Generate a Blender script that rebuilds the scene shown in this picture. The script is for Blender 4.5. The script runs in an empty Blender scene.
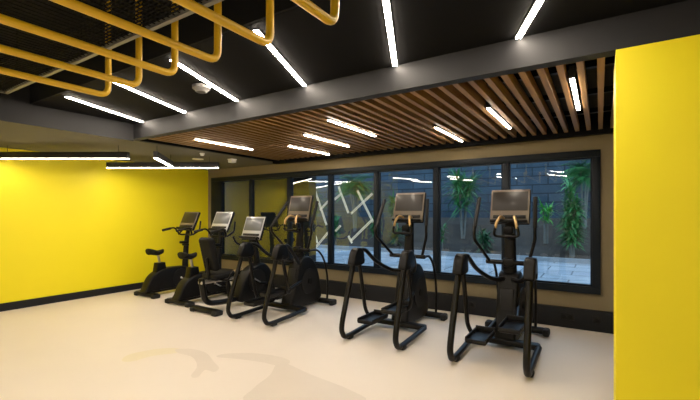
import bpy, bmesh, math, random
from mathutils import Vector, Matrix
random.seed(7)
S = bpy.context.scene
COL = S.collection
R = math.radians

# ------------------------------------------------------------------ materials
def mat(name, col, rough=.5, metal=0, noise=0, nscale=20, bump=0, spec=.5, emit=0, ecol=None, coat=0):
    m = bpy.data.materials.new(name); m.use_nodes = True
    nt = m.node_tree; b = nt.nodes['Principled BSDF']
    b.inputs['Base Color'].default_value = (*col, 1)
    b.inputs['Roughness'].default_value = rough
    b.inputs['Metallic'].default_value = metal
    b.inputs['Specular IOR Level'].default_value = spec
    b.inputs['Coat Weight'].default_value = coat
    if emit:
        b.inputs['Emission Color'].default_value = (*(ecol or col), 1)
        b.inputs['Emission Strength'].default_value = emit
    if noise or bump:
        tc = nt.nodes.new('ShaderNodeTexCoord')
        n = nt.nodes.new('ShaderNodeTexNoise'); n.inputs['Scale'].default_value = nscale
        n.inputs['Detail'].default_value = 5
        nt.links.new(tc.outputs['Object'], n.inputs['Vector'])
        if noise:
            r = nt.nodes.new('ShaderNodeMapRange')
            r.inputs['To Min'].default_value = 1-noise; r.inputs['To Max'].default_value = 1+noise
            nt.links.new(n.outputs['Fac'], r.inputs['Value'])
            mx = nt.nodes.new('ShaderNodeVectorMath'); mx.operation = 'SCALE'
            mx.inputs[0].default_value = col
            nt.links.new(r.outputs[0], mx.inputs['Scale'])
            nt.links.new(mx.outputs[0], b.inputs['Base Color'])
        if bump:
            bp = nt.nodes.new('ShaderNodeBump'); bp.inputs['Strength'].default_value = bump
            bp.inputs['Distance'].default_value = .01
            nt.links.new(n.outputs['Fac'], bp.inputs['Height']); nt.links.new(bp.outputs[0], b.inputs['Normal'])
    return m

M = {}
M['floor'] = mat('floor_resin', (.69, .62, .54), .42, noise=.05, nscale=1.3, spec=.35)
M['stain'] = mat('floor_stain', (.615, .545, .465), .40, noise=.06, nscale=3)
M['stain_yellow'] = mat('floor_stain_yellow', (.66, .585, .42), .40, noise=.06, nscale=3)
M['yellow_wall'] = mat('yellow_paint', (.88, .745, .004), .55, noise=.02, nscale=3, bump=.02)
M['plaster'] = mat('beige_plaster', (.245, .197, .110), .8, noise=.06, nscale=4, bump=.05)
M['ceil_low'] = mat('grey_plaster', (.115, .108, .075), .85, noise=.04, nscale=3)
M['ceil_dark'] = mat('dark_grey_paint', (.008, .0083, .009), .85, spec=.15, noise=.15, nscale=5)
M['black_paint'] = mat('black_paint', (.0022, .0022, .0026), .85, spec=.15, noise=.2, nscale=4)
M['backing'] = mat('dark_olive_backing', (.022, .019, .010), .9)
M['detector'] = mat('grey_detector_plastic', (.12, .115, .11), .6)
M['fascia'] = mat('grey_fascia', (.017, .017, .0185), .6, spec=.3, noise=.05, nscale=3)
M['backwall'] = mat('grey_wall', (.12, .115, .105), .8, noise=.05, nscale=3)
M['plinth'] = mat('black_plinth', (.0085, .0095, .012), .6, spec=.3, noise=.1, nscale=8)
M['frame'] = mat('anthracite_aluminium', (.005, .010, .017), .45, spec=.25)
M['black'] = mat('black_plastic', (.0030, .0027, .0024), .38, spec=.22, noise=.1, nscale=40)
M['shroud'] = mat('charcoal_plastic', (.0040, .0038, .0036), .46, spec=.22, noise=.15, nscale=12)
M['panel'] = mat('dark_grey_plastic', (.008, .0076, .0072), .45, spec=.3)
M['tube'] = mat('black_powder_coat', (.0030, .0026, .0022), .34, spec=.25)
M['rubber'] = mat('black_rubber', (.006, .006, .006), .75, bump=.2, nscale=120)
M['bezel'] = mat('grey_console_plastic', (.15, .12, .09), .35)
M['silverbezel'] = mat('silver_console_plastic', (.45, .46, .48), .32, metal=.4)
M['screen'] = mat('black_glass_screen', (.016, .0135, .0115), .34, coat=.1)
M['screen_reflection'] = mat('screen_pale_reflection', (.10, .11, .12), .32, coat=.3)  # pale reflected light put into the colour of a switched-off screen
M['steel'] = mat('brushed_steel', (.55, .52, .48), .3, metal=1)
M['grip'] = mat('satin_steel_warm_reflection', (.62, .42, .20), .32, metal=.85)  # steel grips, warm reflected light tinted into the base colour
M['vinyl'] = mat('black_vinyl', (.004, .004, .004), .65, spec=.2, bump=.1, nscale=60)
M['pipe'] = mat('yellow_powder_coat', (.62, .375, .004), .42, noise=.04, nscale=8)
M['meshmetal'] = mat('grey_expanded_metal', (.005, .005, .005), .75, spec=.1)
M['angle'] = mat('grey_steel_angle', (.22, .21, .18), .5, metal=.3)
M['white'] = mat('white_plastic', (.75, .74, .70), .45)
M['lampbody'] = mat('black_lamp_body', (.012, .012, .012), .5)
M['lamp'] = mat('lamp_diffuser', (1, .96, .9), .5, emit=46, ecol=(1.0, .87, .71))
M['lampslat'] = mat('lamp_diffuser_small', (1, .96, .9), .5, emit=38, ecol=(1.0, .87, .71))
M['lamppend'] = mat('lamp_diffuser_pendant', (1, .96, .9), .5, emit=24, ecol=(1.0, .87, .71))
M['stick'] = mat('stick_reflection_glow', (.8, .75, .62), .5, emit=.24, ecol=(1.0, .80, .55))  # glow imitates bright sticks reflected in the panes
M['soil'] = mat('brown_soil', (.052, .038, .027), .95, noise=.5, nscale=3, bump=.6)
M['leaf'] = mat('green_leaf', (.035, .19, .04), .5, noise=.4, nscale=4)
M['leafbright'] = mat('bright_green_leaf', (.10, .42, .05), .5, noise=.3, nscale=4)
M['leafdark'] = mat('dark_green_leaf', (.018, .10, .03), .5, noise=.4, nscale=4)
M['stem'] = mat('pale_stem', (.17, .165, .14), .8, noise=.3, nscale=15)
M['exterior'] = mat('dark_outer_wall', (.012, .013, .014), .9)
M['sleeper'] = mat('paving_edge', (.28, .30, .31), .8, noise=.2, nscale=6)

def wood():
    m = bpy.data.materials.new('oak_slat_wood'); m.use_nodes = True
    nt = m.node_tree; b = nt.nodes['Principled BSDF']; b.inputs['Roughness'].default_value = .5
    tc = nt.nodes.new('ShaderNodeTexCoord'); mp = nt.nodes.new('ShaderNodeMapping')
    mp.inputs['Scale'].default_value = (30, 1.2, 30)
    n = nt.nodes.new('ShaderNodeTexNoise'); n.inputs['Scale'].default_value = 1.5; n.inputs['Detail'].default_value = 6
    cr = nt.nodes.new('ShaderNodeValToRGB')
    cr.color_ramp.elements[0].position = .3; cr.color_ramp.elements[0].color = (.20, .10, .028, 1)
    cr.color_ramp.elements[1].position = .75; cr.color_ramp.elements[1].color = (.33, .19, .06, 1)
    nt.links.new(tc.outputs['Object'], mp.inputs[0]); nt.links.new(mp.outputs[0], n.inputs['Vector'])
    nt.links.new(n.outputs['Fac'], cr.inputs[0]); nt.links.new(cr.outputs[0], b.inputs['Base Color'])
    return m
M['wood'] = wood()

def brick(name, c1, c2, cm, scale, bw, rh, rot=None, rough=.85):
    m = bpy.data.materials.new(name); m.use_nodes = True
    nt = m.node_tree; b = nt.nodes['Principled BSDF']; b.inputs['Roughness'].default_value = rough
    tc = nt.nodes.new('ShaderNodeTexCoord'); mp = nt.nodes.new('ShaderNodeMapping')
    if rot: mp.inputs['Rotation'].default_value = rot
    br = nt.nodes.new('ShaderNodeTexBrick')
    br.inputs['Color1'].default_value = (*c1, 1); br.inputs['Color2'].default_value = (*c2, 1); br.inputs['Mortar'].default_value = (*cm, 1)
    br.inputs['Scale'].default_value = scale; br.inputs['Brick Width'].default_value = bw; br.inputs['Row Height'].default_value = rh
    br.inputs['Mortar Size'].default_value = .015
    n = nt.nodes.new('ShaderNodeTexNoise'); n.inputs['Scale'].default_value = 2.5; n.inputs['Detail'].default_value = 6
    mx = nt.nodes.new('ShaderNodeMix'); mx.data_type = 'RGBA'; mx.blend_type = 'MULTIPLY'; mx.inputs[0].default_value = .7
    nt.links.new(tc.outputs['Object'], mp.inputs[0]); nt.links.new(mp.outputs[0], br.inputs['Vector'])
    nt.links.new(tc.outputs['Object'], n.inputs['Vector'])
    nt.links.new(br.outputs['Color'], mx.inputs[6]); nt.links.new(n.outputs['Fac'], mx.inputs[7])
    nt.links.new(mx.outputs[2], b.inputs['Base Color'])
    return m
M['stonewall'] = brick('grey_stone_blocks', (.072, .115, .15), (.042, .072, .10), (.016, .024, .03), 1, .85, .26, rot=(R(90), 0, 0))
M['paving'] = brick('pale_paving', (.52, .54, .55), (.40, .42, .44), (.16, .17, .18), 1, .9, .6)

def glass():
    m = bpy.data.materials.new('window_glass'); m.use_nodes = True
    nt = m.node_tree; nt.nodes.remove(nt.nodes['Principled BSDF'])
    out = nt.nodes['Material Output']
    t = nt.nodes.new('ShaderNodeBsdfTransparent'); t.inputs[0].default_value = (.86, .93, .96, 1)
    g = nt.nodes.new('ShaderNodeBsdfGlossy'); g.inputs['Roughness'].default_value = .015
    lw = nt.nodes.new('ShaderNodeLayerWeight'); lw.inputs['Blend'].default_value = .5
    p = nt.nodes.new('ShaderNodeMath'); p.operation = 'POWER'; p.inputs[1].default_value = 2.5
    k = nt.nodes.new('ShaderNodeMath'); k.operation = 'MULTIPLY_ADD'; k.inputs[1].default_value = 1.25; k.inputs[2].default_value = .05
    mx = nt.nodes.new('ShaderNodeMixShader')
    nt.links.new(lw.outputs['Facing'], p.inputs[0]); nt.links.new(p.outputs[0], k.inputs[0])
    nt.links.new(k.outputs[0], mx.inputs[0]); nt.links.new(t.outputs[0], mx.inputs[1]); nt.links.new(g.outputs[0], mx.inputs[2])
    nt.links.new(mx.outputs[0], out.inputs['Surface'])
    return m
M['glass'] = glass()

# ------------------------------------------------------------------ mesh helpers
def link(name, bm, m, parent=None, smooth=True):
    bmesh.ops.recalc_face_normals(bm, faces=bm.faces[:])
    me = bpy.data.meshes.new(name); bm.to_mesh(me); bm.free()
    for mm in (m if isinstance(m, (list, tuple)) else [m]): me.materials.append(M[mm])
    if smooth:
        for p in me.polygons: p.use_smooth = True
        try: me.set_sharp_from_angle(angle=R(38))
        except Exception: pass
    o = bpy.data.objects.new(name, me); COL.objects.link(o)
    if parent: o.parent = parent
    return o

def box(bm, c, s, bev=0, rot=None, seg=2, mi=0, taper=None):
    """box centred at c, size s; taper = (sx, sy) scale of the top"""
    t = bmesh.new(); bmesh.ops.create_cube(t, size=1)
    for v in t.verts:
        k = taper if (taper and v.co.z > 0) else (1, 1)
        v.co = Vector((v.co.x*s[0]*k[0], v.co.y*s[1]*k[1], v.co.z*s[2]))
    if bev: bmesh.ops.bevel(t, geom=t.edges[:], offset=min(bev, min(s)*.49), segments=seg, profile=.5, affect='EDGES')
    mt = Matrix.Translation(c) @ (rot.to_4x4() if rot else Matrix())
    _merge(bm, t, mt, mi)

def _merge(bm, t, mt, mi=0):
    vs = {}
    for v in t.verts: vs[v] = bm.verts.new(mt @ v.co)
    for f in t.faces:
        try:
            nf = bm.faces.new([vs[v] for v in f.verts]); nf.material_index = mi
        except ValueError: pass
    t.free()

def rx(a): return Matrix.Rotation(R(a), 3, 'X')
def ry(a): return Matrix.Rotation(R(a), 3, 'Y')
def rz(a): return Matrix.Rotation(R(a), 3, 'Z')

def fillet(pts, r, n=7):
    """polyline with rounded corners"""
    pts = [Vector(p) for p in pts]; out = [pts[0]]
    rs = r if isinstance(r, (list, tuple)) else [r]*(len(pts)-2)
    for i in range(1, len(pts)-1):
        a, b, c = pts[i-1], pts[i], pts[i+1]
        k = min(rs[i-1], (a-b).length*.49, (c-b).length*.49)
        p0 = b+(a-b).normalized()*k; p2 = b+(c-b).normalized()*k
        for j in range(n+1):
            t = j/n; out.append(p0*(1-t)**2 + b*2*t*(1-t) + p2*t*t)
    out.append(pts[-1]); return out

def spline(pts, n=8):
    P = [Vector(p) for p in pts]; P = [P[0]*2-P[1]] + P + [P[-1]*2-P[-2]]; out = []
    for i in range(1, len(P)-2):
        for j in range(n):
            t = j/n; a, b, c, d = P[i-1:i+3]
            out.append(.5*((2*b)+(c-a)*t+(2*a-5*b+4*c-d)*t*t+(3*b-a-3*c+d)*t**3))
    out.append(P[-2]); return out

def tube(bm, path, r, seg=12, flat=1.0, mi=0, up=(1, 0, 0)):
    """swept tube with rounded ends; r number or list; flat scales the second axis"""
    path = [Vector(p) for p in path]
    q = [path[0]]
    for p in path[1:]:
        if (p-q[-1]).length > 1e-5: q.append(p)
    path = q; n = len(path)
    rr = [r]*n if not isinstance(r, (list, tuple)) else [r[0]+(r[1]-r[0])*i/(n-1) for i in range(n)]
    T = []
    for i in range(n):
        T.append((path[min(i+1, n-1)]-path[max(i-1, 0)]).normalized())
    u = Vector(up); u = u-T[0]*u.dot(T[0])
    if u.length < 1e-3: u = T[0].orthogonal()
    u.normalize(); rings = []
    def ring(c, u, v, k):
        return [bm.verts.new(c+u*math.cos(a)*k+v*math.sin(a)*k*flat) for a in [2*math.pi*j/seg for j in range(seg)]]
    for i in range(n):
        u = (u-T[i]*u.dot(T[i])).normalized(); v = T[i].cross(u)
        if i == 0: rings.append(ring(path[0]-T[0]*rr[0]*.25, u, v, rr[0]*.75))
        rings.append(ring(path[i], u, v, rr[i]))
        if i == n-1: rings.append(ring(path[i]+T[i]*rr[i]*.25, u, v, rr[i]*.75))
    fs = []
    for a, b in zip(rings, rings[1:]):
        for j in range(seg): fs.append(bm.faces.new((a[j], a[(j+1) % seg], b[(j+1) % seg], b[j])))
    fs.append(bm.faces.new(rings[0][::-1])); fs.append(bm.faces.new(rings[-1]))
    for f in fs: f.material_index = mi

def prism(bm, prof, x0, x1, bev=0, inset_top=None):
    """profile in (y,z) extruded along x"""
    t = bmesh.new()
    a = [t.verts.new((x0, y, z)) for y, z in prof]; b = [t.verts.new((x1, y, z)) for y, z in prof]
    n = len(prof)
    t.faces.new(a[::-1]); t.faces.new(b)
    for i in range(n): t.faces.new((a[i], a[(i+1) % n], b[(i+1) % n], b[i]))
    bmesh.ops.recalc_face_normals(t, faces=t.faces[:])
    if bev:
        ed = [e for e in t.edges if abs(e.verts[0].co.x-e.verts[1].co.x) < 1e-6]
        bmesh.ops.bevel(t, geom=ed, offset=bev, segments=3, profile=.5, affect='EDGES')
    _merge(bm, t, Matrix())

def smooth_prof(pts, n=5):
    P = [Vector((0, y, z)) for y, z in pts]; m = len(P); out = []
    for i in range(m):
        a, b, c, d = P[i-1], P[i], P[(i+1) % m], P[(i+2) % m]
        for j in range(n):
            t = j/n; q = .5*((2*b)+(c-a)*t+(2*a-5*b+4*c-d)*t*t+(3*b-a-3*c+d)*t**3)
            out.append((q.y, q.z))
    return out

def disc(bm, c, axis, r, h, seg=24, r2=None):
    axis = Vector(axis).normalized(); u = axis.orthogonal().normalized(); v = axis.cross(u); c = Vector(c)
    r2 = r if r2 is None else r2
    A = [bm.verts.new(c-axis*h/2+(u*math.cos(k)+v*math.sin(k))*r) for k in [2*math.pi*j/seg for j in range(seg)]]
    B = [bm.verts.new(c+axis*h/2+(u*math.cos(k)+v*math.sin(k))*r2) for k in [2*math.pi*j/seg for j in range(seg)]]
    bm.faces.new(A[::-1]); bm.faces.new(B)
    for j in range(seg): bm.faces.new((A[j], A[(j+1) % seg], B[(j+1) % seg], B[j]))

def N(): return bmesh.new()
def one(name, m, parent, f, *a, **k):
    bm = N(); f(bm, *a, **k); return link(name, bm, m, parent)
def tag(o, label, cat, group=None, kind=None):
    o['label'] = label; o['category'] = cat
    if group: o['group'] = group
    if kind: o['kind'] = kind
    return o
def thing(name, loc, label, cat, group=None, rotz=0):
    o = bpy.data.objects.new(name, None); COL.objects.link(o)
    o.empty_display_size = .1; o.location = loc; o.rotation_euler = (0, 0, rotz)
    return tag(o, label, cat, group)
def struct(name, m, c, s, parent=None, bev=0):
    o = one(name, m, parent, box, c, s, bev)
    if not parent: o['kind'] = 'structure'
    return o
def span(x0, x1, y0, y1, z0, z1): return ((x0+x1)/2, (y0+y1)/2, (z0+z1)/2), (x1-x0, y1-y0, z1-z0)
def sbox(name, m, x0, x1, y0, y1, z0, z1, parent=None, bev=0):
    return struct(name, m, *span(x0, x1, y0, y1, z0, z1), parent, bev)

# ------------------------------------------------------------------ room constants
WY = 5.93            # window wall
LX = -7.70           # yellow wall
RX = 2.6; BY = -4.2
ZS = 2.53            # underside of the slats
ZR = 2.73            # black ceiling band
ZL = 2.50            # low plaster ceiling
ZH = 3.35            # high ceiling
FY = 2.96            # fascia
EX = -5.45           # end of the slatted area
WT = .30
W0, W1, B0, B1 = -7.56, .01, .467, 2.31   # window opening
RF = 1.81            # near edge of the black band

sbox('floor', 'floor', LX-.2, RX+.2, BY-.2, WY+.02, -.2, 0)
sbox('wall_left', 'yellow_wall', LX-.2, LX, BY, WY, 0, ZH)
sbox('wall_right', 'backwall', RX, RX+.2, BY, WY, 0, ZH)
sbox('wall_rear', 'backwall', LX-.2, RX+.2, BY-.2, BY, 0, ZH)
bm = N()
box(bm, *span(LX-.2, W0, WY, WY+WT, 0, ZH)); box(bm, *span(W1, RX+.2, WY, WY+WT, 0, ZH))
box(bm, *span(W0, W1, WY, WY+WT, 0, B0)); box(bm, *span(W0, W1, WY, WY+WT, B1, ZH))
link('wall_window', bm, 'plaster')['kind'] = 'structure'
sbox('ceiling', 'ceil_dark', LX-.2, RX+.2, BY-.2, WY+WT, ZH, ZH+.2)
sbox('ceiling_low', 'ceil_low', LX, EX, 1.2, WY, ZL, ZH)
sbox('ceiling_band', 'black_paint', EX, RX, RF, FY, ZR, ZH)
sbox('trim_7', 'fascia', EX, EX+.02, 1.2, FY, ZL-.005, ZH)
sbox('trim_6', 'ceil_dark', EX, RX, RF-.02, RF, ZR+.002, ZH)
sbox('ceiling_backing', 'backing', EX, RX, FY+.10, WY, ZR, ZH)
sbox('trim_1', 'fascia', EX, RX, FY, FY+.10, ZS-.01, ZH)          # fascia
sbox('trim_2', 'black_paint', EX, RX, WY-.22, WY-.12, ZS-.055, ZR)      # black rail where the slats end
sbox('trim_3', 'black_paint', EX, EX+.03, FY+.10, WY, ZS-.015, ZR)
sbox('ceiling_edge', 'plaster', EX+.03, RX, WY-.14, WY, ZS-.01, ZR)
sbox('baseboard_left', 'plinth', LX, LX+.025, BY, WY-.09, 0, .12)
sbox('baseboard_window', 'plinth', LX, RX, WY-.09, WY, 0, .256, bev=.006)
sbox('column_right', 'yellow_wall', .085, .60, FY, FY+.45, 0, ZS-.01)['kind'] = 'structure'

# slatted ceiling
t = thing('slat_ceiling', (0, 0, ZS), 'warm brown timber slat ceiling hung in front of the long window', 'ceiling panel')
bm = N(); P = .123; xs = []
x = -.015+.0225+P*20
while x > EX+.06:
    if x < RX-.05:
        box(bm, (x, (FY+.10+WY-.22)/2, .045), (.045, WY-.22-FY-.10, .09)); xs.append(x)
    x -= P
link('slat_panel', bm, 'wood', t, smooth=False)
bm = N()
for y in (3.55, 4.35, 5.15): box(bm, ((EX+RX)/2, y, .115), (RX-EX-.08, .05, .05))
link('cross_rail', bm, 'black', t)

# ------------------------------------------------------------------ window
win = struct('window_1', 'frame', ((W0+W1)/2, WY+.02, B0+.04), (W1-W0, .12, .09))
MX = [-7.22, -6.29, -5.21, -4.21, -3.235, -2.165, -1.135]
sbox('window_frame', 'frame', W0, W1, WY-.03, WY+.09, B1-.09, B1, win, .004)
sbox('window_frame', 'frame', W0, MX[0], WY-.029, WY+.089, B0+.08, B1-.09, win, .004)
sbox('window_frame', 'frame', W1-.09, W1, WY-.029, WY+.089, B0+.08, B1-.09, win, .004)
for i, m in enumerate(MX[1:]):
    sbox('mullion', 'frame', m-.036, m+.036, WY-.025, WY+.085, B0+.08, B1-.09, win, .004)
eds = MX+[W1-.09]
for a, b in zip(eds, eds[1:]):
    e = .036 if a != MX[0] else 0
    bm = N(); f = .022
    a2, b2 = a+e, b-(.036 if b != eds[-1] else 0)
    z0, z1 = B0+.085, B1-.09
    for c in (span(a2, a2+f, WY-.005, WY+.05, z0, z1), span(b2-f, b2, WY-.005, WY+.05, z0, z1),
              span(a2, b2, WY-.005, WY+.05, z0, z0+f), span(a2, b2, WY-.005, WY+.05, z1-f, z1)): box(bm, *c)
    link('sash', bm, 'frame', win)
    one('pane', 'glass', win, box, *span(a2+.01, b2-.01, WY+.02, WY+.028, z0+.01, z1-.01))

# ------------------------------------------------------------------ lamps
def strip_lamp(name, p0, p1, z, label, group, w=.07, h=.03, drop=None, m='lamp', cat='ceiling light'):
    """linear lamp between two plan points; z is the underside"""
    p0, p1 = Vector(p0), Vector(p1); d = p1-p0; L = d.length; a = math.atan2(d.y, d.x)
    mid = (p0+p1)/2
    t = thing(name, (mid.x, mid.y, z), label, cat, group, a)
    bm = N()
    box(bm, (0, 0, h/2+.002), (L, w, h-.004), .003)
    link('housing', bm, 'lampbody', t)
    one('diffuser', m, t, box, (0, 0, .001), (L-.012, w-.014, .008), .002)
    if drop:
        for s in (-1, 1):
            bm = N(); tube(bm, [(s*L*.42, 0, h), (s*L*.42, 0, drop-z)], .004, 6); link('suspension_cable', bm, 'lampbody', t)
    return t
ends = [(-.48, 'rightmost slanting strip light in the black ceiling band, above the column side'),
        (-1.43, 'second strip light from the right in the black ceiling band, nearly upright in view'),
        (-2.39, 'strip light in the black ceiling band crossed by the bend of a yellow pipe'),
        (-3.33, 'long strip light in the black ceiling band beside the round detector'),
        (-4.25, 'strip light in the black ceiling band, second from the left end'),
        (-5.17, 'strip light at the far left end of the black ceiling band')]
for x, l in ends:
    strip_lamp('ceiling_strip_light', (x+.455, 1.865), (x, 2.94), ZR-.012, l, 'strip lights in the black ceiling band', .050, .012)
def gapx(x): # centre of the nearest gap between slats
    return min([s+P/2 for s in xs], key=lambda q: abs(q-x))
sl = [(-.16, 3.41, 4.48, 'strip light between slats nearest the yellow column, almost upright'),
      (-.92, 3.94, 5.02, 'second strip light from the right among the wooden slats'),
      (-1.68, 4.50, 5.56, 'third strip light from the right among the slats, near the window'),
      (-2.46, 3.50, 4.57, 'fourth strip light from the right among the wooden slats, middle of the ceiling'),
      (-3.23, 4.00, 5.06, 'strip light among the slats, middle of the stepped left trio'),
      (-3.95, 4.53, 5.58, 'strip light among the slats closest to the window on the left'),
      (-4.73, 3.43, 4.49, 'leftmost strip light among the slats, over the exercise bikes')]
for x, a, b, l in sl:
    strip_lamp('ceiling_slat_light', (gapx(x), a), (gapx(x), b), ZS-.012, l, 'strip lights among the slats', .044, .10, m='lampslat')
U = Vector((.8434, .5373))
c2 = Vector((-6.55, 4.09)); e1 = Vector((-5.87, 3.13))
strip_lamp('pendant_light', e1-U*1.95, e1, 2.3, 'hanging black linear pendant nearest the left edge, before the yellow wall', 'pendant lights by the yellow wall', .06, .10, ZL, m='lamppend', cat='pendant light')
strip_lamp('pendant_light', c2-U*.99, c2+U*.99, 2.3, 'longest hanging black linear pendant, spanning the yellow wall', 'pendant lights by the yellow wall', .06, .10, ZL, m='lamppend', cat='pendant light')
strip_lamp('pendant_light', (-5.47, 3.30), (-6.30, 4.10), 2.302, 'short slanting black pendant meeting the long one', 'pendant lights by the yellow wall', .06, .10, ZL, m='lamppend', cat='pendant light')
# unseen strips added behind the camera to light floor and machines, mirrored in panes
k = 0
for row, y in enumerate((-1.75, -3.3)):
    for x in (-6.2, -4.6, -3.0, -1.4, .2, 1.6):
        strip_lamp('ceiling_strip_light', (x+.44, y), (x, y+1.04), 2.75, 'unseen strip light added behind the viewpoint to light the floor', 'strip lights added behind the viewpoint', .075, .05, ZH)

# ceiling fittings
t = thing('smoke_detector', (-3.255, 2.43, ZR), 'round pale detector on the black ceiling band', 'smoke detector')
bm = N(); disc(bm, (0, 0, -.015), (0, 0, 1), .085, .03); link('base', bm, 'detector', t)
bm = N(); disc(bm, (0, 0, -.045), (0, 0, 1), .05, .03, r2=.075); link('sensor_head', bm, 'detector', t)
t = thing('ceiling_speaker', (-6.25, 4.59, ZL), 'flat white disc in the low plaster ceiling behind the pendants', 'ceiling speaker')
bm = N(); disc(bm, (0, 0, -.006), (0, 0, 1), .10, .012); link('grille', bm, 'white', t)
t = thing('wireless_unit', (-5.74, 4.95, ZL), 'small white box unit on the low ceiling beside the slats', 'access point')
one('mounting_plate', 'white', t, box, (0, 0, -.01), (.12, .12, .02), .004)
one('body', 'white', t, box, (0, 0, -.045), (.11, .11, .05), .012)
t = thing('ceiling_motion_sensor', (-5.62, 4.21, ZL), 'tiny white dome sensor on the low ceiling', 'sensor')
bm = N(); disc(bm, (0, 0, -.02), (0, 0, 1), .028, .04, r2=.042); link('dome', bm, 'white', t)

# ------------------------------------------------------------------ overhead rig
lab = ['yellow bent pipe nearest the camera, cut off by the top edge', 'second yellow bent pipe from the right, crossing a strip light',
       'third yellow bent pipe from the right, bend clear of any strip light', 'yellow bent pipe fourth from the right, with a visible mesh behind its upright',
       'yellow bent pipe fifth from the right under the mesh', 'sixth yellow bent pipe from the right, lowest in the photo',
       'seventh yellow bent pipe from the right, at the left edge', 'eighth yellow bent pipe from the right, farthest left']
for i in range(6):
    x = -1.08-.428*i
    bm = N()
    tube(bm, fillet([(0, 0, ZH-2.41-.01), (0, 0, 0), (0, -2.6, 0), (0, -2.6, ZH-2.41-.01)], .075), .0218, 14)
    t = thing('overhead_pipe', (x, 1.56, 2.41), lab[i], 'pipe', 'yellow overhead pipes')
    link('pipe', bm, 'pipe', t)
    for y in (0, -2.6):
        bm = N(); disc(bm, (0, y, ZH-2.41-.005), (0, 0, 1), .05, .01); link('ceiling_mount', bm, 'pipe', t)
t = thing('mesh_panel', (0, 0, 2.71), 'dark metal mesh panel with grey edge above the yellow pipes', 'mesh panel')
bm = N(); x0, x1, y0, y1 = -5.0, -.9, -.6, 1.46
k = x0
while k < x1:
    box(bm, (k, (y0+y1)/2, 0), (.010, y1-y0, .004)); k += .052
k = y0
while k < y1:
    box(bm, ((x0+x1)/2, k, .004), (x1-x0, .012, .004)); k += .026
link('expanded_mesh', bm, 'meshmetal', t, smooth=False)
bm = N()
box(bm, ((x0+x1)/2, y1, -.002), (x1-x0+.03, .03, .03)); box(bm, ((x0+x1)/2, y0, -.002), (x1-x0+.03, .03, .03))
box(bm, (x0, (y0+y1)/2, -.002), (.03, y1-y0, .03)); box(bm, (x1, (y0+y1)/2, -.002), (.03, y1-y0, .03))
link('edge_frame', bm, 'angle', t)
for x in (x0+.3, -3.4, -2.15, x1-.2):
    for y in (y0, y1-.01):
        bm = N(); tube(bm, [(x, y, .0), (x, y, ZH-2.71)], .006, 8); link('hanger_rod', bm, 'meshmetal', t)

# ------------------------------------------------------------------ sockets on the plinth
for x, l in ((-3.45, 'black socket plate on the plinth left of the middle trainer'), (-1.62, 'black socket plate on the plinth between the two right trainers'), (-.36, 'black socket plate on the plinth at the right end'), (-.03, 'small black socket plate nearest the yellow column')):
    t = thing('wall_socket', (x, WY-.09, .15), l, 'socket', 'sockets on the plinth')
    one('plate', 'panel', t, box, (0, -.005, 0), (.16 if x != -.03 else .09, .010, .085), .004)
    for dx in ((-.038, .038) if x != -.03 else (0,)):
        bm = N(); disc(bm, (dx, -.011, 0), (0, 1, 0), .026, .004); link('outlet', bm, 'black', t)

# ------------------------------------------------------------------ consoles
def console(t, y, z, w, h, tilt, light=False, wheel=True):
    """screen facing -y, tilted back"""
    rot = rx(-tilt)
    def at(p): return Vector((0, y, z)) + rot @ Vector(p)
    bm = N(); box(bm, at((0, .02, 0)), (w, .05, h), .018, rot, 3)
    box(bm, at((0, .05, -h*.05)), (w*.72, .05, h*.7), .02, rot, 2)
    c = link('console', bm, 'shroud' if not light else 'shroud', t)
    bm = N(); box(bm, at((0, -.006, 0)), (w-.012, .008, h-.012), .003, rot); link('bezel', bm, 'silverbezel' if light else 'bezel', c)
    bm = N(); box(bm, at((0, -.012, h*.15)), (w-.05, .006, h*.54), .002, rot); s = link('screen', bm, 'screen_reflection' if light else 'screen', c)
    bm = N()
    box(bm, at((0, -.014, -h*.30)), (w-.08, .012, h*.10), .004, rot)
    for k in (-2, -1, 0, 1, 2): box(bm, at((k*w*.14, -.020, -h*.30)), (w*.07, .006, h*.05), .002, rot)
    link('button_strip', bm, 'panel', c)
    bm = N(); box(bm, at((0, -.035, -h*.44)), (w*.94, .075, .035), .014, rot); link('tray', bm, 'shroud', c)
    return c

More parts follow.
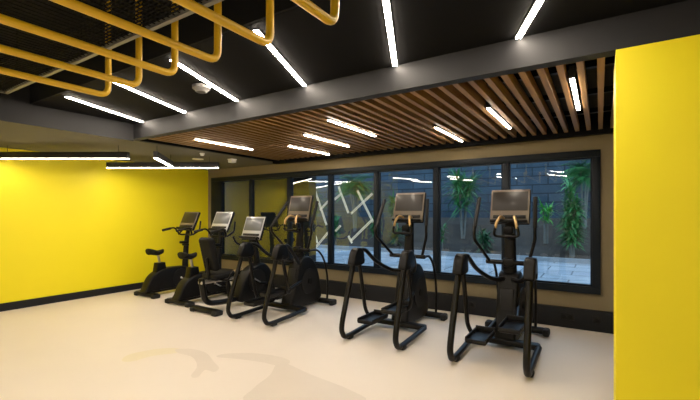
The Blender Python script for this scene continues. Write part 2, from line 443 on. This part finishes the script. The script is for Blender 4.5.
# ------------------------------------------------------------------ elliptical trainers
def trainer(x, y, label, la=(.92, .66), ra=(1.0, 1.0), pz=(.20, .36)):
    t = thing('elliptical_trainer', (x, y, 0), label, 'elliptical trainer', 'elliptical trainers facing the window')
    # base
    bm = N()
    box(bm, (0, .76, .075), (.72, .11, .07), .025); box(bm, (0, 1.12, .075), (.16, .75, .09), .02)
    link('base_frame', bm, 'tube', t)
    bm = N(); tube(bm, [(-.33, 1.49, .055), (.33, 1.49, .055)], .045, 14, .8); fs = link('front_stabilizer', bm, 'tube', t)
    for s in (-1, 1):
        bm = N(); box(bm, (s*.34, 1.49, .045), (.075, .14, .09), .022); link('foot_cap', bm, 'rubber', fs)
    # shroud
    prof = smooth_prof([(.74, .07), (1.06, .05), (1.46, .09), (1.47, .30), (1.39, .58), (1.25, .77), (1.10, .82), (.97, .77), (.90, .60), (.84, .36)])
    bm = N(); prism(bm, prof, -.115, .115, .028); sh = link('shroud', bm, 'shroud', t)
    for s in (-1, 1):
        bm = N(); disc(bm, (s*.118, 1.16, .42), (1, 0, 0), .20, .018, 32); link('side_cover', bm, 'panel', sh)
        bm = N(); disc(bm, (s*.128, 1.16, .42), (1, 0, 0), .05, .02, 20); link('hub', bm, 'black', sh)
    bm = N(); box(bm, (0, .876, .46), (.14, .03, .36), .012, rx(-9)); link('rear_panel', bm, 'panel', sh)
    # mast
    bm = N(); tube(bm, spline([(0, 1.07, .72), (0, 1.06, .95), (0, 1.07, 1.15), (0, 1.09, 1.36), (0, 1.12, 1.55)]), [.082, .05], 16, .7); link('mast', bm, 'shroud', t)
    bm = N(); tube(bm, [(-.25, 1.0, .925), (.25, 1.0, .925)], .028, 14); box(bm, (0, 1.02, .925), (.13, .12, .11), .03); link('pivot_bar', bm, 'tube', t)
    console(t, 1.06, 1.575, .44, .42, 14)
    # fixed grips and their loop
    for s in (-1, 1):
        bm = N(); tube(bm, spline([(s*.06, 1.00, 1.44), (s*.075, .91, 1.455), (s*.10, .85, 1.40), (s*.115, .84, 1.33)]), .0165, 12); link('pulse_grip', bm, 'grip', t)
    bm = N(); tube(bm, fillet([(-.115, .84, 1.345), (-.14, .85, 1.235), (.14, .85, 1.235), (.115, .84, 1.345)], .05), .016, 10)
    tube(bm, [(0, .85, 1.235), (0, 1.06, 1.20)], .02, 10); link('fixed_handle', bm, 'black', t)
    bm = N(); box(bm, (0, .98, 1.30), (.11, .10, .09), .02); link('cup_holder', bm, 'black', t)
    for s in (-1, 1):
        ty, my = la if s < 0 else ra
        # moving arm
        ax = .31 if s < 0 else .275
        path = fillet([(s*.21, 1.0, .925), (s*ax, my+.02, 1.20), (s*ax, my, 1.28), (s*ax*1.02, ty, 1.67)], .09)
        bm = N(); tube(bm, path, .0185, 12); arm = link('moving_arm', bm, 'tube', t)
        a, b = Vector((s*ax, my, 1.28)), Vector((s*ax*1.02, ty, 1.67))
        bm = N(); tube(bm, [a.lerp(b, .15), a.lerp(b, 1.02)], .023, 12); link('hand_grip', bm, 'rubber', arm)
        # big rear loop : cap to floor to base frame
        bm = N(); tube(bm, spline([(s*.335, .19, .95), (s*.338, .115, .72), (s*.342, .02, .45), (s*.345, -.062, .20), (s*.345, -.045, .095), (s*.345, .04, .045), (s*.345, .36, .052), (s*.345, .75, .072)], 7), .032, 14, .88)
        lg = link('rear_leg', bm, 'tube', t)
        bm = N(); box(bm, (s*.345, .10, .028), (.078, .10, .056), .018); link('foot_pad', bm, 'rubber', lg)
        # pivot cap
        prof = smooth_prof([(.125, .87), (.35, .87), (.365, .96), (.325, 1.055), (.24, 1.075), (.175, 1.04), (.13, .95)], 4)
        bm = N(); prism(bm, prof, s*.335-.05, s*.335+.05, .016); cap = link('pivot_cap', bm, 'black', t)
        bm = N(); disc(bm, (s*.335+s*.052, .25, .90), (1, 0, 0), .026, .012, 16); link('bolt_cover', bm, 'panel', cap)
        # hanging link and pedal
        zp = pz[0] if s < 0 else pz[1]; px = s*.16
        bm = N(); tube(bm, fillet([(s*.325, .29, .92), (s*.315, .42, zp+.10), (s*.27, .44, zp-.005), (px, .44, zp-.015)], .05), .0235, 12); link('link_arm', bm, 'tube', t)
        bm = N(); box(bm, (px, .35, zp), (.205, .42, .03), .014)
        ped = link('pedal', bm, 'black', t)
        bm = N()
        box(bm, (px-.098, .35, zp+.025), (.014, .40, .045), .006); box(bm, (px+.098, .35, zp+.025), (.014, .40, .045), .006)
        box(bm, (px, .555, zp+.035), (.205, .016, .065), .007); box(bm, (px, .146, zp+.018), (.205, .012, .03), .005); link('pedal_rim', bm, 'panel', ped)
        bm = N(); tube(bm, [(px, .50, zp-.02), (s*.09, 1.05, zp+.10)], .026, 12); link('pedal_arm', bm, 'tube', ped)
        # handrail
        bm = N(); tube(bm, spline([(s*.335, .30, 1.04), (s*.315, .43, 1.03), (s*.27, .62, .88), (s*.16, .84, .75), (s*.05, .95, .74)]), .025, 12); link('handrail', bm, 'tube', t)
        # front hoop
        bm = N(); tube(bm, spline([(s*.215, 1.02, .92), (s*.225, 1.24, .90), (s*.225, 1.42, .70), (s*.22, 1.51, .36), (s*.22, 1.495, .06)]), .0165, 10); link('front_hoop', bm, 'tube', t)
    return t
trainer(-.89, 3.83, 'nearest black elliptical trainer, rightmost, closest to the yellow column')
trainer(-2.18, 3.85, 'middle black elliptical trainer, between two others, second from the right', la=(.95, .68), ra=(1.02, .98))
trainer(-4.01, 3.75, 'leftmost black elliptical trainer beside the recumbent bike, before the pale sticks', la=(1.12, .74), ra=(1.15, 1.0))

# ------------------------------------------------------------------ upright bikes
def pedals(t, y, z, xo=.12):
    bm = N(); tube(bm, [(-xo, y, z), (xo, y, z)], .018, 12); link('axle', bm, 'steel', t)
    for s in (-1, 1):
        e = Vector((s*xo, y+s*.14, z-s*.08))
        bm = N(); tube(bm, [(s*xo, y, z), e], .014, 10, .7); cr = link('crank', bm, 'steel', t)
        bm = N(); box(bm, e+Vector((s*.06, 0, 0)), (.10, .10, .028), .008); link('pedal', bm, 'black', cr)
def bike(x, y, label, light):
    t = thing('exercise_bike', (x, y, 0), label, 'exercise bike', 'upright exercise bikes')
    for yy, w in ((.05, .30), (1.02, .27)):
        bm = N(); box(bm, (0, yy, .048), (2*w, .11, .07), .022); st = link('stabilizer', bm, 'black', t)
        for s in (-1, 1):
            bm = N(); box(bm, (s*(w-.03), yy, .035), (.09, .14, .07), .018); link('foot', bm, 'rubber', st)
    prof = smooth_prof([(.0, .07), (.5, .06), (1.04, .07), (1.05, .16), (.96, .34), (.82, .46), (.62, .48), (.42, .48), (.23, .44), (.09, .34), (.01, .18)])
    bm = N(); prism(bm, prof, -.10, .10, .03); sh = link('shroud', bm, 'shroud', t)
    for s in (-1, 1):
        bm = N(); disc(bm, (s*.104, .66, .27), (1, 0, 0), .17, .016, 32); link('side_cover', bm, 'panel', sh)
    prof = [(.17, .30), (.42, .32), (.37, .59), (.22, .59)]
    bm = N(); prism(bm, prof, -.07, .07, .02); link('seat_tower', bm, 'black', t)
    bm = N(); tube(bm, [(0, .30, .55), (0, .26, .74)], .022, 14); link('seat_post', bm, 'steel', t)
    # saddle, wide at the rear
    bm = N(); n = 12; rings = []
    for i in range(n+1):
        q = i/n; yy = .08+.28*q; w = .125*(1-q)**.8+.035 if q > .12 else .10+.06*q/.12*.9
        zt = .80+.018*math.cos(q*5); hh = .05+.025*(1-q)
        rings.append([bm.verts.new((w*math.cos(a), yy, zt+hh*math.sin(a)*(.55 if math.sin(a) > 0 else 1.0))) for a in [2*math.pi*j/14 for j in range(14)]])
    for a, b in zip(rings, rings[1:]):
        for j in range(14): bm.faces.new((a[j], a[(j+1) % 14], b[(j+1) % 14], b[j]))
    bm.faces.new(rings[0]); bm.faces.new(rings[-1][::-1]); link('seat', bm, 'vinyl', t)
    bm = N(); tube(bm, spline([(0, .82, .40), (0, .83, .70), (0, .86, 1.00), (0, .90, 1.22)]), [.058, .036], 14); link('mast', bm, 'shroud', t)
    bm = N(); box(bm, (0, .78, .93), (.11, .11, .05), .015); box(bm, (0, .83, .88), (.14, .07, .04), .012); link('bottle_holder', bm, 'black', t)
    for s in (-1, 1):
        bm = N(); tube(bm, fillet([(0, .86, 1.08), (s*.20, .84, 1.07), (s*.24, .76, 1.22), (s*.22, .50, 1.17)], .07), .017, 12); hb = link('handlebar', bm, 'tube', t)
        bm = N(); tube(bm, [(s*.232, .66, 1.20), (s*.219, .49, 1.168)], .0235, 12); link('hand_grip', bm, 'rubber', hb)
        bm = N(); tube(bm, fillet([(s*.22, .83, 1.08), (s*.27, .95, 1.16), (s*.26, .98, 1.34)], .05), .0165, 12); link('upper_handle', bm, 'tube', hb)
    console(t, .90, 1.345, .46, .39, 24, light)
    pedals(t, .66, .27, .125)
    return t
bike(-6.85, 3.92, 'upright exercise bike farthest left, closest to the yellow wall', False)
bike(-5.80, 3.86, 'upright exercise bike with pale reflecting screen, between another bike and the recumbent bike', True)

# ------------------------------------------------------------------ recumbent bike
t = thing('recumbent_bike', (-4.97, 3.74, 0), 'black recumbent bike with padded backrest, left of the trainers', 'exercise bike')
for yy, w in ((.05, .29), (1.36, .27)):
    bm = N(); box(bm, (0, yy, .048), (2*w, .11, .07), .022); st = link('stabilizer', bm, 'black', t)
    for s in (-1, 1):
        bm = N(); box(bm, (s*(w-.04), yy, .035), (.10, .15, .07), .018); link('foot', bm, 'rubber', st)
bm = N(); tube(bm, fillet([(0, -.03, .52), (0, .03, .15), (0, .33, .11), (0, 1.30, .11)], .16, 9), .052, 14, .8); link('frame', bm, 'tube', t)
bm = N(); box(bm, (0, .24, .47), (.09, .60, .05), .012); link('seat_rail', bm, 'steel', t)
bm = N(); tube(bm, [(0, .50, .11), (0, .45, .46)], .032, 12); link('seat_support', bm, 'tube', t)
bm = N(); box(bm, (0, .28, .545), (.36, .38, .10), .045, rx(4), 4); link('seat', bm, 'vinyl', t)
bm = N()
rot = rx(14)
box(bm, (0, .11, .88), (.30, .10, .52), .049, rot, 5); b = link('backrest', bm, 'vinyl', t)
bm = N(); tube(bm, [(0, .10, .50), (0, .07, .82)], .025, 10); link('backrest_support', bm, 'tube', b)
for s in (-1, 1):
    bm = N(); tube(bm, fillet([(0, .22, .49), (s*.29, .22, .49), (s*.29, .30, .62), (s*.27, .48, .63)], .07), .016, 10); h = link('side_handle', bm, 'tube', t)
    bm = N(); tube(bm, [(s*.287, .33, .62), (s*.27, .50, .631)], .022, 12); link('hand_grip', bm, 'grip', h)
prof = smooth_prof([(.62, .07), (1.0, .06), (1.40, .07), (1.42, .22), (1.32, .50), (1.16, .64), (.98, .62), (.80, .50), (.66, .28)])
bm = N(); prism(bm, prof, -.11, .11, .03); sh = link('shroud', bm, 'shroud', t)
for s in (-1, 1):
    bm = N(); disc(bm, (s*.114, .98, .37), (1, 0, 0), .19, .016, 32); link('side_cover', bm, 'panel', sh)
bm = N(); tube(bm, spline([(0, 1.10, .56), (0, 1.06, .80), (0, 1.02, 1.02), (0, 1.02, 1.15)]), [.06, .036], 14); link('mast', bm, 'shroud', t)
for s in (-1, 1):
    bm = N(); tube(bm, fillet([(0, 1.03, .95), (s*.20, 1.0, .93), (s*.27, .86, .98), (s*.27, .80, 1.10)], .08), .016, 12); link('handlebar', bm, 'tube', t)
console(t, 1.00, 1.245, .46, .41, 20, True)
pedals(t, .92, .40, .13)

# ------------------------------------------------------------------ floor mark
def gp(px, py):
    yaw = R(32.5); c = Vector((-math.sin(yaw), math.cos(yaw))); r = Vector((math.cos(yaw), math.sin(yaw)))
    d = 1.5*392/(py-213); return c*d + r*((px-350)/392*d)
def blob(bm, pts, z, mi):
    P = [Vector((*gp(*p), z)) for p in pts]; n = len(P); out = []
    for i in range(n):
        a, b, c, d = P[i-1], P[i], P[(i+1) % n], P[(i+2) % n]
        for j in range(5):
            q = j/5; out.append(.5*((2*b)+(c-a)*q+(2*a-5*b+4*c-d)*q*q+(3*b-a-3*c+d)*q**3))
    f = bm.faces.new([bm.verts.new(p) for p in out]); f.material_index = mi
    r = bmesh.ops.extrude_face_region(bm, geom=[f])
    for v in [g for g in r['geom'] if isinstance(g, bmesh.types.BMVert)]: v.co.z += .0006
t = thing('floor_mark', (0, 0, 0), 'faint tan and yellow swoosh mark on the pale floor', 'floor mark')
bm = N(); blob(bm, [(122, 361), (128, 355), (150, 350), (172, 348), (184, 350), (176, 353), (152, 356), (134, 361)], .0002, 0)
link('yellow_streak', bm, 'stain_yellow', t)
bm = N()
blob(bm, [(178, 353), (176, 349.5), (192, 349), (206, 353), (214, 362), (219, 368), (214, 372), (205, 370), (198, 377), (191, 376), (197, 366), (192, 357)], .0003, 0)
blob(bm, [(217, 357), (224, 354), (250, 353), (276, 356), (290, 361), (282, 366), (262, 362), (238, 359)], .0003, 0)
blob(bm, [(278, 362), (290, 365), (312, 375), (350, 390), (360, 402), (250, 402), (254, 388), (270, 375)], .0002, 0)
link('tan_streak', bm, 'stain', t)

# ------------------------------------------------------------------ outside
GZ = .34
sbox('ground_paving', 'paving', -16, 8, WY+WT, 10.4, GZ-.3, GZ)
sbox('trim_4', 'sleeper', -16, 8, 10.4, 10.55, GZ-.3, GZ+.10)
bm = N()
prism(bm, [(10.55, GZ-.3), (10.55, GZ+.04), (11.2, .62), (12.0, 1.15), (12.8, 1.35), (12.8, GZ-.3)], -16, 8)
o = link('planting_bed', bm, 'soil', smooth=False); o['kind'] = 'structure'
sbox('wall_garden', 'stonewall', -16, 8, 12.8, 13.2, 0, 4.4)
sbox('wall_outside', 'exterior', -8.6, -5.23, WY+WT+.35, WY+WT+.6, GZ, 3.3)
# added eaves carry the sticks that stand in for a reflection
EY = WY+WT+.75
def strap(bm, o, d, L, w, droop, n=7):
    """one long arching leaf"""
    d = Vector(d).normalized(); side = d.cross(Vector((0, 0, 1)))
    if side.length < .05: side = Vector((1, 0, 0))
    side.normalize(); prev = None; p = Vector(o); v = d.copy()
    for i in range(n+1):
        q = i/n; ww = w*(.35+1.3*q if q < .35 else (1-q)*1.25+.02)*.5
        a = bm.verts.new(p-side*ww); c = bm.verts.new(p+side*ww)
        if prev: bm.faces.new((prev[0], prev[1], c, a))
        prev = (a, c); v = (v+Vector((0, 0, -droop/n))).normalized(); p = p+v*L/n
def plant(x, y, z, h, label, kind, leaf, spread=.7, count=26, stems=3, group='plants in the garden bed'):
    t = thing('garden_plant', (x, y, z), label, 'plant', group)
    lf = N(); sm = N()
    for k in range(stems):
        a = 2*math.pi*k/stems+random.random(); lean = .22*spread if stems > 1 else .03
        hh = h*(random.uniform(.72, 1) if kind != 'bush' else random.uniform(.45, .9))
        top = Vector((math.cos(a)*lean, math.sin(a)*lean, hh*.72))
        tube(sm, spline([(math.cos(a)*.03, math.sin(a)*.03, -.05), top*.5+Vector((0, 0, .02)), top], 4), [.028, .016], 8)
        for j in range(count):
            b = random.random()*2*math.pi; el = random.uniform(-.1, 1.3)
            d = (math.cos(b)*math.cos(el), math.sin(b)*math.cos(el), math.sin(el))
            if kind == 'palm' and j % 3 == 0:
                # feather frond
                dv = Vector(d); p = top.copy(); v = dv.normalized(); L = spread*random.uniform(.7, 1.1)
                for i in range(12):
                    v = (v+Vector((0, 0, -.10))).normalized(); p = p+v*L/12
                    s = v.cross(Vector((0, 0, 1)))
                    if s.length > .01:
                        s.normalize()
                        for sg in (-1, 1): strap(lf, p, s*sg+v*.6+Vector((0, 0, -.1)), .30*spread*(1-abs(i/12-.4)), .035, .5, 3)
            elif kind != 'palm':
                o = top*random.choice((1, 1, 1, .9, .75, .6)) if kind == 'spiky' else top*random.uniform(.25, 1)
                strap(lf, o, d, spread*random.uniform(.5, 1), .05 if kind == 'spiky' else .10*spread+.03, random.uniform(.4, 1.4))
    link('stem', sm, 'stem', t); link('foliage', lf, leaf, t)
    return t
def onbed(px, Y):
    u = (px-350)/392; c, s = math.cos(R(32.5)), math.sin(R(32.5))
    d = Y/(c+s*u); z = GZ if Y < 10.4 else max(GZ+.04, .38+(Y-10.55)*.5)
    return d*(-s+c*u), Y, z
for px, Y, h, l, kind, leaf, sp, n, st in [
    (463, 11.4, 2.5, 'tall spiky plant with pale bare stems outside, between the two right trainers', 'spiky', 'leaf', .8, 70, 6),
    (584, 11.95, 2.4, 'tall feathery palm outside the right end of the window', 'palm', 'leaf', .62, 96, 3),
    (546, 11.3, 1.35, 'bright green bush outside, right of the nearest trainer console', 'spiky', 'leafbright', .36, 60, 2),
    (572, 10.75, 2.6, 'tall dense leafy shrub outside in front of the right palm', 'bush', 'leaf', .46, 150, 6),
    (355, 11.6, 2.3, 'tall green palm outside directly behind the pale sticks', 'palm', 'leaf', .68, 90, 4),
    (335, 10.75, 1.25, 'green bush outside, low left of the pale sticks', 'bush', 'leaf', .42, 60, 3),
    (394, 11.5, 1.7, 'green spiky plant outside, left of the middle trainer console', 'spiky', 'leaf', .5, 50, 3),
    (396, 10.9, .75, 'low teal green bush outside behind the middle trainer handle', 'bush', 'leafdark', .45, 30, 3),
    (441, 10.75, 1.0, 'small green bush outside, left of the pale bare stems', 'bush', 'leaf', .3, 50, 2),
    (375, 10.9, 1.2, 'narrow green bush outside, right of the pale sticks', 'bush', 'leaf', .35, 50, 3),
    (484, 10.8, .9, 'low dark bush outside, behind the nearest trainer left arm', 'bush', 'leafdark', .40, 50, 3),
    (306, 11.2, 1.9, 'dark palm outside behind the left trainer console', 'palm', 'leafdark', .75, 70, 3),
]:
    plant(*onbed(px, Y), h, l, kind, leaf, sp, n, st)

# glowing sticks added outside, standing in for a reflection in the glass
def ray(px, py, Y):
    u = (px-350)/392; v = (213-py)/392; c, s = math.cos(R(32.5)), math.sin(R(32.5))
    d = Y/(c+s*u); return Vector((d*(-s+c*u), Y, 1.5+v*d))
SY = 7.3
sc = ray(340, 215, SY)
t = thing('reflection_sticks', (sc.x, SY, ZH), 'cluster of pale sticks standing in for a reflection in the glass, left of the middle trainer', 'reflection stand-in')
base = Vector((sc.x, SY, ZH))
SY = SY-.0
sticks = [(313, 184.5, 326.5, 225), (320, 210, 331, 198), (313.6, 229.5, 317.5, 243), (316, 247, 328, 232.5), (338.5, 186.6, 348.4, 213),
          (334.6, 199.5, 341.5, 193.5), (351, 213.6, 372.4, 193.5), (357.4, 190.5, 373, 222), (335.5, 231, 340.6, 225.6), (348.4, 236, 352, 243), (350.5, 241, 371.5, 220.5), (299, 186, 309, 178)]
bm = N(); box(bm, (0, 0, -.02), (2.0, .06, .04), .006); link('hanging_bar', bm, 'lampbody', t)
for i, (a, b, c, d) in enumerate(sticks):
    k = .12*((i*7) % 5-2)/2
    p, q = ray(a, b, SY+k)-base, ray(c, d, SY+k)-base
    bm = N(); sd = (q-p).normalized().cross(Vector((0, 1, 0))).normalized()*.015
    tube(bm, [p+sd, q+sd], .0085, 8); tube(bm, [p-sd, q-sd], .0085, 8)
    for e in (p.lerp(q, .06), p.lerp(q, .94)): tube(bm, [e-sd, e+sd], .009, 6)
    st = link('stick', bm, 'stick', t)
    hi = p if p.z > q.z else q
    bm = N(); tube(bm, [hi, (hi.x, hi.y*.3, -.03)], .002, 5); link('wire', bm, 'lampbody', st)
sbox('trim_5', 'exterior', -6.4, -3.2, WY+WT, 7.6, ZH, ZH+.2)

# ------------------------------------------------------------------ sky
w = bpy.data.worlds.new('dusk_sky'); S.world = w; w.use_nodes = True
nt = w.node_tree; bg = nt.nodes['Background']
tc = nt.nodes.new('ShaderNodeTexCoord'); sp = nt.nodes.new('ShaderNodeSeparateXYZ'); cr = nt.nodes.new('ShaderNodeValToRGB')
cr.color_ramp.elements[0].position = 0; cr.color_ramp.elements[0].color = (.40, .48, .56, 1)
cr.color_ramp.elements[1].position = .8; cr.color_ramp.elements[1].color = (.28, .42, .62, 1)
nt.links.new(tc.outputs['Generated'], sp.inputs[0]); nt.links.new(sp.outputs['Z'], cr.inputs[0]); nt.links.new(cr.outputs[0], bg.inputs['Color'])
bg.inputs['Strength'].default_value = 2.2

# ------------------------------------------------------------------ camera
cam = bpy.data.cameras.new('camera'); co = bpy.data.objects.new('camera', cam); COL.objects.link(co)
co.location = (0, 0, 1.5); co.rotation_euler = (R(90), 0, R(32.5))
cam.sensor_width = 36; cam.lens = 392/700*36; cam.shift_y = 13/700; cam.clip_start = .05
S.camera = co
vs = S.view_settings; vs.view_transform = 'Standard'; vs.look = 'None'; vs.exposure = 1.2; vs.gamma = 1; vs.use_curve_mapping = False
S.cycles.use_denoising = True
S.cycles.max_bounces = 10; S.cycles.transparent_max_bounces = 16
S.cycles.sample_clamp_indirect = 6
